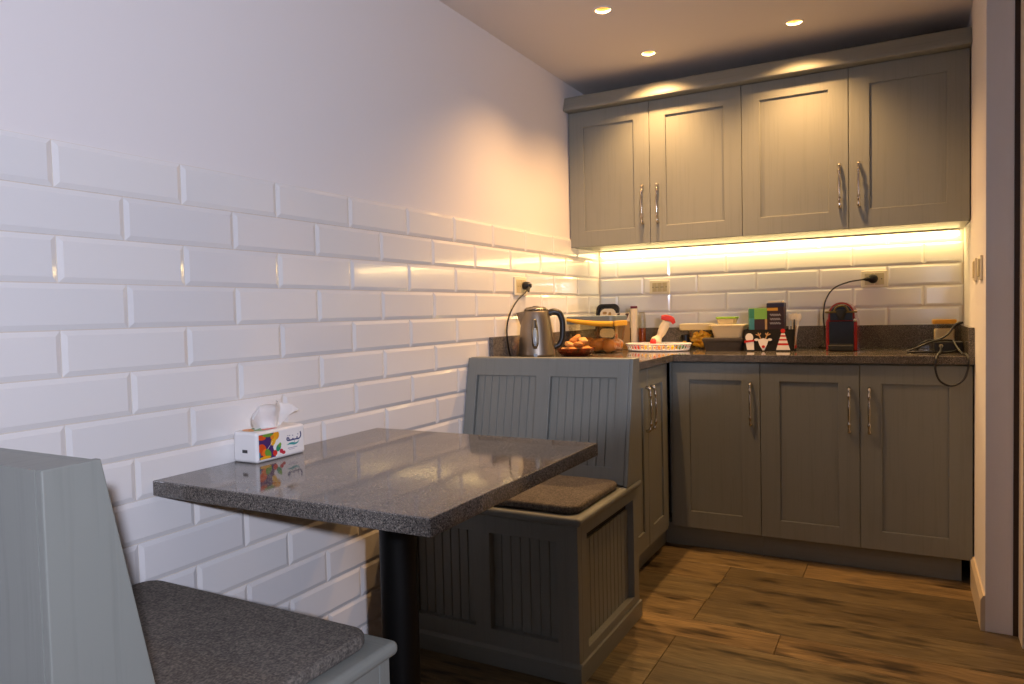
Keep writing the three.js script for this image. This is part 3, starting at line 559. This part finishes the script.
{ // clear box with blue lid and yellow clip, buns inside
  const t = thing('food_box', 'clear plastic food box with blue-grey lid and yellow handle behind the pastries', 'container', [0.172, CY, 0.475], 0.0);
  part('tub', tub(0.225, 0.17, 0.255, 0.20, 0.145, 0.03), M.clear, t);
  part('lid', [flat(roundRect(-0.132, -0.105, 0.132, 0.105, 0.032), 0.1455, 0.040, 0.004)], M.lidBlue, t);
  part('handle', [sweep([[-0.115, 0.168, 0.112], [-0.05, 0.158, 0.116], [0.05, 0.148, 0.117], [0.128, 0.146, 0.113]], [0.008, 0.012, 0.0135, 0.0135], 30, 10), rbox(0.1325, 0.142, 0.134, 0.160, -0.06, 0.112, 0.004)], M.yellow, t);
  [[0.02, 0.042, 0.045], [0.085, 0.036, 0.03], [-0.045, 0.045, 0.02], [0.03, 0.040, -0.04], [-0.075, 0.036, -0.035], [0.095, 0.036, -0.045]].forEach(([x, y, z], i) => {
    const m = solo('bread_bun', lump(0.035, 1.1, 0.95, 1.05, 0.05, i * 2.3), M.bun, 'round orange-brown bun inside the clear plastic food box', 'bun', 'buns in the clear food box'); m.position.set(0.172 + x * 0.88, CY + y, 0.475 + z); });
}
{ // black tray leaning in the corner
  const t = thing('serving_tray', 'black round-cornered tray leaning in the corner behind the food box', 'tray', [0.099, CY + 0.0015, 0.155], 0.0);
  const g = new THREE.Group(); g.name = 'leaning'; 
  const put = m => { m.rotation.x = -0.20; m.position.z = 0.0; return m; };
  put(part('board', ext(roundRect(-0.066, 0.004, 0.066, 0.247, 0.030), 0.008, 0.002, 2), M.black, t));
  const h = roundRect(-0.066, 0.004, 0.066, 0.247, 0.030); const hole = new THREE.Path(roundRect(-0.053, 0.019, 0.053, 0.232, 0.022).getPoints(10).reverse()); h.holes.push(hole);
  const rim = put(part('rim', ext(h, 0.010, 0.002, 2), M.black, t)); rim.position.y = 0.0022; rim.position.z = 0.0085;
  const ins = put(part('label_print', merge([ext(roundRect(-0.046, 0.150, 0.046, 0.222, 0.030), 0.0012), ext(roundRect(-0.040, 0.06, 0.045, 0.11, 0.02), 0.0012)]), M.cream, t)); ins.position.y = 0.0018; ins.position.z = 0.0082;
  const ins2 = put(part('label_figure', merge([ext(roundRect(-0.030, 0.190, -0.006, 0.205, 0.007), 0.0012), ext(roundRect(0.004, 0.175, 0.020, 0.202, 0.007), 0.0012)]), M.tan, t)); ins2.position.y = 0.0022; ins2.position.z = 0.0096;
}
{ // tan carton with a printed flap
  const t = thing('paper_carton', 'tan paper carton with slanted brown and white top behind the lattice tray', 'carton', [0.205, CY, 0.19], 0.35);
  part('carton', rbox(-0.040, 0.040, 0.0003, 0.150, -0.022, 0.022, 0.002), M.tan, t);
  const f = part('top_flap', rbox(-0.040, 0.040, 0.1505, 0.196, -0.020, 0.020, 0.003), M.cream, t);
  part('stripe', [ext(poly([[-0.039, 0.153], [-0.025, 0.153], [-0.010, 0.194], [-0.024, 0.194]]), 0.0006).translate(0, 0, 0.0202), ext(poly([[0.004, 0.153], [0.022, 0.153], [0.037, 0.194], [0.019, 0.194]]), 0.0006).translate(0, 0, 0.0202)], M.brown, f);
}
{
  const t = thing('tube_box', 'slim white tube with a dark red cap beside the tan carton', 'tube', [0.275, CY, 0.20]);
  part('tube', lathe([[0, 0.0003], [0.0175, 0.0003], [0.018, 0.002], [0.018, 0.218], [0, 0.218]], 28), M.cream, t);
  part('cap', lathe([[0, 0.2185], [0.0185, 0.2185], [0.0185, 0.230], [0.016, 0.232], [0, 0.232]], 28), M.purple, t);
  part('band', lathe([[0.0184, 0.012], [0.0184, 0.026], [0.0181, 0.026], [0.0181, 0.012]], 28), M.navy, t);
}
{
  const t = thing('sauce_bottle', 'clear bottle of orange-brown sauce beside the slim white tube', 'bottle', [0.319, CY, 0.20]);
  part('bottle', lathe([[0, 0.0003], [0.0200, 0.0003], [0.021, 0.003], [0.021, 0.155], [0.018, 0.185], [0.0165, 0.200], [0.0155, 0.200], [0.017, 0.184], [0.0198, 0.154], [0.0198, 0.004], [0, 0.003]], 28), M.clear, t);
  part('sauce', lathe([[0, 0.0045], [0.019, 0.0045], [0.019, 0.112], [0, 0.112]], 28), M.orangeLiquid, t);
}
{ // oval lattice tray with sweets
  const cx = 0.440, cz = 0.315, A = 0.166, B = 0.100;
  const t = thing('lattice_tray', 'white oval lattice-edged tray with coloured studs holding sweets', 'tray', [cx, CY, cz]);
  part('tray_base', lathe([[0, 0.0005], [0.97, 0.0005], [1, 0.004], [0.97, 0.006], [0, 0.006]], 64).scale(A * 0.93, 1, B * 0.93), M.white, t);
  const ell = (k, y, f) => { const a = k * 2 * Math.PI; return [Math.cos(a) * A * f, y, Math.sin(a) * B * f]; };
  const rims = [], bars = [];
  for (const [y, f, r] of [[0.036, 1.0, 0.0042], [0.006, 0.93, 0.0035]]) { const pts = []; for (let i = 0; i <= 48; i++) pts.push(ell(i / 48, y, f)); rims.push(new THREE.TubeGeometry(new THREE.CatmullRomCurve3(pts.slice(0, -1).map(p => V(...p)), true), 96, r, 8, true)); }
  part('rim', rims, M.white, t);
  for (let i = 0; i < 44; i++) for (const s of [-0.5, 0.5]) bars.push(new THREE.TubeGeometry(new THREE.LineCurve3(V(...ell((i - s * 0.5) / 44, 0.007, 0.935)), V(...ell((i + s * 0.5) / 44, 0.035, 0.998))), 1, 0.0024, 5));
  part('lattice', bars, M.white, t);
  const cols = [M.red, M.yellow, M.green, M.brown, M.orangeLiquid]; cols[4] = M.pinkRed;
  for (let i = 0; i < 44; i++) { const p = ell((i + 0.5) / 44, 0.021, 0.962); const m = mesh('stud', studGeo(), cols[i % 5], t); m.position.set(...p); }
  const spots = [[-0.06, 0.03, 'yellow', M.snack], [-0.02, 0.055, 'cream', M.cream], [0.025, 0.04, 'pale yellow', M.pastryPale], [0.055, -0.01, 'cream', M.cream], [-0.075, -0.02, 'cream', M.cream], [0.085, 0.03, 'yellow', M.snack], [0.0, 0.0, 'red', M.pinkRed], [0.12, 0.02, 'green', M.green], [-0.105, 0.02, 'red', M.red]];
  spots.forEach(([x, z, c, m], i) => { const s = thing('wrapped_sweet', `small ${c} wrapped sweet lying on the lattice tray${['', ' at its front', ' near its middle', ' behind its middle', ' at its back', ' at its right side', ' under the tilted pouch', ' at its right end', ' at its left end'][i]}`, 'sweet', [cx + x, CY + 0.0185, cz + z], rr(0, 6), 'sweets on the lattice tray');
    part('sweet', lump(0.0135, 1.4, 0.85, 1, 0.06, i), m, s);
    part('wrapper_twist', [new THREE.ConeGeometry(0.008, 0.014, 10, 1).rotateZ(Math.PI / 2).translate(0.024, 0, 0), new THREE.ConeGeometry(0.008, 0.014, 10, 1).rotateZ(-Math.PI / 2).translate(-0.024, 0, 0)], m, s); });
  // tall tilted pouch with a red cap
  const p = thing('snack_pouch', 'upright twisted sweet pouch with red top on the lattice tray', 'pouch', [cx - 0.004, CY + 0.022, cz - 0.035], 0.4); p.scale.setScalar(1.15);
  part('pouch', sweep([[-0.030, 0.006, 0], [-0.012, 0.026, 0], [0.006, 0.052, 0.0], [0.020, 0.080, 0], [0.034, 0.108, 0]], [0.018, 0.024, 0.014, 0.019, 0.020, 0.018], 36, 16), M.cream, p);
  part('red_band', sweep([[-0.034, 0.010, 0.006], [-0.026, 0.020, 0.010], [-0.016, 0.030, 0.012]], [0.012, 0.016, 0.012], 16, 12), M.pinkRed, p);
  part('red_top', sweep([[0.010, 0.128, 0], [0.030, 0.126, 0], [0.055, 0.118, 0], [0.066, 0.100, 0]], [0.010, 0.014, 0.013, 0.008], 24, 12), M.pinkRed, p);
}
function studGeo() { return studGeo.g ??= new THREE.OctahedronGeometry(0.0042, 0); }
{ // tub of yellow snacks with cream lid
  const cx = 0.608, cz = 0.108;
  const t = thing('snack_tub', 'clear tub of yellow snacks with a wide cream lid', 'container', [cx, CY, cz]);
  part('tub', tub(0.095, 0.085, 0.118, 0.110, 0.098, 0.016), M.clear, t);
  part('lid', [flat(roundRect(-0.100, -0.062, 0.062, 0.062, 0.014), 0.0985, 0.034, 0.006)], M.frosted, t);
  const gs = []; for (let i = 0; i < 110; i++) { const y = rr(0.012, 0.084), f = 0.030 + y * 0.10; gs.push(lump(rr(0.009, 0.012), 1.3, 0.8, 1, 0.2, i, 7).rotateY(rr(0, 6)).rotateX(rr(0, 3)).translate(rr(-f, f), y, rr(-f, f))); }
  const s = part('yellow_snacks', gs, M.snack); s.position.set(cx, CY, cz); s.userData = { label: 'yellow puffed snacks filling the clear tub', category: 'snacks', kind: 'stuff' };
  const p = thing('small_pot', 'small dark pot with a yellow front left of the snack tub', 'pot', [0.528, CY, 0.115]);
  part('pot', lathe([[0, 0.0003], [0.020, 0.0003], [0.022, 0.003], [0.023, 0.072], [0.021, 0.076], [0, 0.076]], 28), M.black, p);
  part('yellow_patch', ext(roundRect(-0.010, 0.020, 0.010, 0.042, 0.006), 0.002).translate(0, 0, 0.0215), M.snack, p);
}
{ // stacked containers
  const a = thing('deli_tray', 'low dark tray with a clear domed lid, bottom of the container stack', 'container', [0.764, CY, 0.262]);
  part('tray', tub(0.170, 0.13, 0.192, 0.15, 0.044, 0.02), M.smoke, a);
  part('filling', lump(0.075, 1.05, 0.22, 0.8, 0.05, 4).translate(0, 0.022, 0), M.brown, a);
  part('lid', [flat(roundRect(-0.099, -0.078, 0.099, 0.078, 0.022), 0.0445, 0.020, 0.006)], M.smoke, a);
  const b = thing('food_container', 'square beige container with brown contents in the middle of the stack', 'container', [0.786, CY + 0.0652, 0.262]);
  part('tub', tub(0.130, 0.11, 0.158, 0.135, 0.056, 0.018), M.frosted, b);
  part('filling', lump(0.055, 1.0, 0.28, 0.8, 0.08, 2).translate(0, 0.018, 0), M.pastry, b);
  part('lid', [flat(roundRect(-0.084, -0.072, 0.084, 0.072, 0.018), 0.0565, 0.0075, 0.003)], M.frosted, b);
  const c = thing('food_container', 'small container with bright green lid on top of the stack', 'container', [0.776, CY + 0.1297, 0.262]);
  part('tub', tub(0.078, 0.07, 0.092, 0.082, 0.027, 0.014), M.frosted, c);
  part('lid', [flat(roundRect(-0.050, -0.045, 0.050, 0.045, 0.014), 0.0274, 0.009, 0.003)], M.lime, c);
}
{ // black felt basket with winter figures
  const bx = 0.975, bz = 0.255, w = 0.222, d = 0.13, h = 0.103;
  const t = thing('felt_basket', 'black felt basket with snowman, reindeer and striped tree patches', 'basket', [bx, CY, bz], 0.03);
  part('basket', tub(w, d, w + 0.006, d + 0.004, h, 0.012, 0.004), M.felt, t);
  part('end_flap', ext(poly([[-0.060, 0.08], [0.060, 0.08], [0.030, 0.135], [0.0, 0.155], [-0.030, 0.135]]), 0.004).rotateY(Math.PI / 2).translate(w / 2 - 0.002, 0, 0), M.felt, t);
  const put = (name, list, m, z = 0) => { const g = part(name, list, m, t); g.position.z = d / 2 + 0.0012 + z; return g; };
  const ellS = (x, y, rx, ry) => { const s = new THREE.Shape(); s.absellipse(x, y, rx, ry, 0, 2 * Math.PI); return s; };
  const fe = (s, dd = 0.0025) => ext(s, dd, 0, 1, 14);
  // snowman with a red scarf
  put('snowman_patch', [fe(ellS(-0.086, 0.066, 0.018, 0.020)), fe(poly([[-0.104, 0.050], [-0.066, 0.052], [-0.064, 0.006], [-0.096, 0.006]]))], M.feltWhite);
  put('scarf_patch', fe(poly([[-0.110, 0.040], [-0.064, 0.046], [-0.062, 0.055], [-0.108, 0.051]]), 0.004), M.feltRed);
  // reindeer
  put('reindeer_face', [fe(poly([[-0.048, 0.055], [-0.040, 0.030], [-0.026, 0.004], [-0.018, 0.004], [-0.006, 0.030], [0.002, 0.055], [-0.022, 0.062]])), fe(ellS(-0.053, 0.055, 0.010, 0.006)), fe(ellS(0.007, 0.055, 0.010, 0.006))], M.feltWhite);
  put('antler', [[[-0.034, 0.060], [-0.046, 0.088]], [[-0.040, 0.074], [-0.056, 0.080]], [[-0.040, 0.074], [-0.034, 0.086]], [[-0.012, 0.060], [0.000, 0.090]], [[-0.006, 0.074], [0.010, 0.082]], [[-0.006, 0.074], [-0.012, 0.086]]].map(([a, b]) => tube([[a[0], a[1], 0.001], [(a[0] + b[0]) / 2, (a[1] + b[1]) / 2, 0.0012], [b[0], b[1], 0.001]], 0.0028, 4, 6)), M.feltTan);
  put('nose', fe(ellS(-0.022, 0.022, 0.0075, 0.0065), 0.005), M.feltRed);
  // striped tree
  const tri = (y0, y1) => { const hw = y => 0.029 * (1 - (y - 0.006) / 0.098) + 0.002; return fe(poly([[0.066 - hw(y0), y0], [0.066 + hw(y0), y0], [0.066 + hw(y1), y1], [0.066 - hw(y1), y1]])); };
  put('tree_patch', [tri(0.006, 0.028), tri(0.038, 0.050), tri(0.058, 0.068), tri(0.076, 0.084)], M.feltWhite);
  put('tree_stripe', [tri(0.028, 0.038), tri(0.050, 0.058), tri(0.068, 0.076), fe(ellS(0.066, 0.096, 0.010, 0.010))], M.feltRed);
  part('side_figure', [ext(ellS(0.0, 0.052, 0.034, 0.030), 0.0025), ext(ellS(0.0, 0.100, 0.020, 0.024), 0.0025)].map(g => g.rotateY(Math.PI / 2).translate(w / 2 + 0.0028, 0, 0)), M.feltTan, t);
  part('side_scarf', ext(poly([[-0.034, 0.012], [0.034, 0.012], [0.034, 0.026], [-0.034, 0.026]]), 0.003).rotateY(Math.PI / 2).translate(w / 2 + 0.0028, 0, 0), M.feltRed, t);
  // boxes standing in it
  const tb = thing('tea_box', 'tea box in teal and lime green standing in the felt basket', 'box', [0.917, CY + 0.006, 0.245], 0.25);
  part('carton', rbox(-0.040, 0.040, 0, 0.198, -0.030, 0.030, 0.002), M.brown, tb);
  part('lime_top', rbox(-0.0405, 0.0405, 0.145, 0.1985, -0.0305, 0.0305, 0.002), M.lime, tb);
  part('teal_side', rbox(-0.0412, -0.018, 0.001, 0.150, -0.0308, 0.0312, 0.001), M.teal, tb);
  part('teal_side', rbox(-0.0412, -0.018, 0.150, 0.196, -0.0308, 0.0312, 0.001), M.green, tb);
  part('orange_edge', rbox(0.030, 0.0410, 0.001, 0.145, -0.0308, 0.0308, 0.001), M.gold, tb);
  const cf = thing('coffee_pack', 'dark brown coffee pack with gold band standing in the felt basket', 'pack', [1.003, CY + 0.006, 0.24], -0.08);
  part('pack', rbox(-0.040, 0.040, 0, 0.215, -0.025, 0.025, 0.003), M.coffee, cf);
  part('top_fold', rbox(-0.0405, 0.0405, 0.202, 0.222, -0.0255, 0.0255, 0.003), M.navy, cf);
  part('seal', rbox(-0.036, 0.032, 0.2225, 0.232, -0.020, 0.020, 0.003), M.cream, cf);
  part('gold_band', box(-0.0395, 0.012, 0.185, 0.199, 0.0245, 0.0262), M.gold, cf);
  const scr = []; for (let k = 0; k < 3; k++) { const pts = []; for (let i = 0; i <= 22; i++) pts.push([-0.024 + i * 0.0022, 0.165 - k * 0.020 + 0.005 * Math.sin(i * 1.35 + k), 0.0256]); scr.push(tube(pts, 0.0011, 60, 5)); }
  part('script_lettering', scr, M.feltWhite, cf);
  for (let k = 0; k < 4; k++) {
    const lean = [-0.05, 0.04, 0.10, 0.16][k];
    const s = thing('plastic_spoon', ['cream plastic spoon leaning left in the felt basket', 'cream plastic spoon standing upright in the felt basket', 'cream plastic spoon leaning slightly right in the felt basket', 'cream plastic spoon leaning farthest right in the felt basket'][k], 'spoon', [1.066 + k * 0.006, CY + 0.008, 0.235 + k * 0.012], 0, 'spoons in the felt basket'); s.rotation.z = -lean;
    part('handle', rbox(-0.004, 0.004, 0, 0.135, -0.0012, 0.0012, 0.001, 1), M.cream, s);
    part('bowl', lump(0.013, 0.9, 1.5, 0.35, 0.0, 0, 14).translate(0, 0.150, 0), M.cream, s);
  }
}
{ // red capsule coffee machine
  const t = thing('coffee_machine', 'red and black capsule coffee machine on the back worktop', 'coffee machine', [1.290, CY, 0.06], 0);
  const w = 0.066, L = 0.215;
  const arch = new THREE.Shape(); arch.moveTo(-w, 0.0); arch.lineTo(w, 0.0); arch.lineTo(w, 0.125); arch.quadraticCurveTo(w, 0.140, w - 0.008, 0.148); arch.lineTo(w - 0.010, 0.168); arch.absarc(0, 0.168, w - 0.010, 0, Math.PI); arch.lineTo(-w + 0.008, 0.148); arch.quadraticCurveTo(-w, 0.140, -w, 0.125); arch.lineTo(-w, 0);
  part('housing', ext(arch, L, 0.006, 3, 20), M.redBody, t);
  const top = new THREE.Shape(); top.moveTo(-0.047, 0.140); top.lineTo(0.047, 0.140); top.lineTo(0.047, 0.168); top.absarc(0, 0.168, 0.047, 0, Math.PI); top.lineTo(-0.047, 0.140);
  part('front_cap', ext(top, 0.012, 0.003, 2, 18).translate(0, 0, L - 0.004), M.black, t);
  const cone = part('nozzle', [lathe([[0.012, 0.0], [0.026, 0.044], [0, 0.046], [0, 0]], 24).translate(0, 0.144, L + 0.006)], M.blackMatte, t);
  part('lever', [rbox(-0.068, 0.068, 0.174, 0.183, L - 0.010, L + 0.014, 0.004), tube([[-0.030, 0.182, L + 0.010], [-0.020, 0.200, L + 0.010], [0, 0.206, L + 0.010], [0.020, 0.200, L + 0.010], [0.030, 0.182, L + 0.010]], 0.004, 24)], M.bronze, t);
  part('front_panel', rbox(-0.052, 0.052, 0.012, 0.136, L - 0.004, L + 0.004, 0.006), M.black, t);
  part('drip_tray', [rbox(-0.052, 0.052, 0.002, 0.030, L + 0.004, L + 0.052, 0.006), box(-0.046, 0.046, 0.030, 0.033, L + 0.008, L + 0.048)], M.blackMatte, t);
  part('button', lathe([[0, 0.006], [0.007, 0.006], [0.009, 0], [0, 0]], 20).rotateX(Math.PI / 2).translate(0.056, 0.140, L - 0.002), M.chrome, t);
  const c = thing('machine_cable', 'black coffee machine cord looping from the plugged socket', 'cord');
  part('plug', [lathe([[0, 0], [0.020, 0], [0.022, 0.012], [0.017, 0.026], [0, 0.028]], 20).rotateX(Math.PI / 2).translate(1.412, 1.246, 0.0195), sweep([[1.412, 1.246, 0.034], [1.390, 1.245, 0.036], [1.368, 1.244, 0.036]], [0.014, 0.010, 0.004], 12, 10)], M.darkMetal, c);
  part('cable', tube([[1.372, 1.244, 0.036], [1.31, 1.235, 0.040], [1.24, 1.205, 0.044], [1.205, 1.15, 0.048], [1.195, 1.08, 0.05], [1.198, 1.0, 0.055], [1.195, 0.945, 0.075], [1.180, 0.9185, 0.14], [1.19, 0.9185, 0.12], [1.222, 0.9185, 0.10]], 0.0036, 80), M.black, c);
}
{ // jar at the right end
  const t = thing('glass_jar', 'pale jar with orange-brown lid in the right corner of the worktop', 'jar', [1.700, CY, 0.15], 0.05);
  part('jar', tub(0.086, 0.075, 0.086, 0.075, 0.115, 0.012), M.clear, t);
  part('filling', rbox(-0.038, 0.038, 0.003, 0.095, -0.033, 0.033, 0.008), M.cream, t);
  part('lid', [flat(roundRect(-0.046, -0.041, 0.046, 0.041, 0.013), 0.1155, 0.020, 0.004)], M.gold, t);
}
{ // black power adapter with cables
  const t = thing('power_adapter', 'black power brick in a tangle of black cables at the worktop end', 'adapter');
  part('brick', rbox(1.655, 1.760, CY + 0.0003, CY + 0.046, 0.300, 0.372, 0.006), M.black, t);
  part('outlet', lathe([[0, 0.003], [0.007, 0.003], [0.008, 0], [0, 0]], 16).rotateX(Math.PI / 2).translate(1.680, CY + 0.028, 0.372), M.ivoryDark, t);
  const y = CY + 0.005;
  part('cable', tube([[1.680, CY + 0.028, 0.374], [1.678, CY + 0.026, 0.42], [1.672, CY + 0.008, 0.50], [1.662, CY + 0.006, 0.585], [1.655, 0.905, 0.612], [1.652, 0.86, 0.614], [1.668, 0.815, 0.614], [1.705, 0.797, 0.614], [1.742, 0.818, 0.614], [1.760, 0.86, 0.613], [1.764, 0.905, 0.612], [1.757, y, 0.585], [1.748, y, 0.50], [1.735, y + 0.02, 0.42], [1.725, CY + 0.050, 0.36]], 0.0042, 140), M.black, t);
  part('cable', tube([[1.725, CY + 0.050, 0.34], [1.69, CY + 0.052, 0.36], [1.64, CY + 0.045, 0.40], [1.59, CY + 0.022, 0.41], [1.555, y, 0.41], [1.60, y, 0.42], [1.66, y, 0.42], [1.72, CY + 0.006, 0.41], [1.748, CY + 0.02, 0.39]], 0.0042, 90), M.black, t);
  part('cable', tube([[1.590, y, 0.36], [1.60, CY + 0.03, 0.365], [1.63, CY + 0.050, 0.37], [1.67, CY + 0.053, 0.355], [1.705, CY + 0.075, 0.34], [1.735, CY + 0.115, 0.33], [1.760, CY + 0.124, 0.33]], 0.0042, 70), M.black, t);
  part('connector', sweep([[1.728, CY + 0.108, 0.331], [1.745, CY + 0.121, 0.33], [1.762, CY + 0.125, 0.33]], [0.006, 0.008, 0.005], 12, 10), M.black, t);
}

renderer.render(scene, camera);
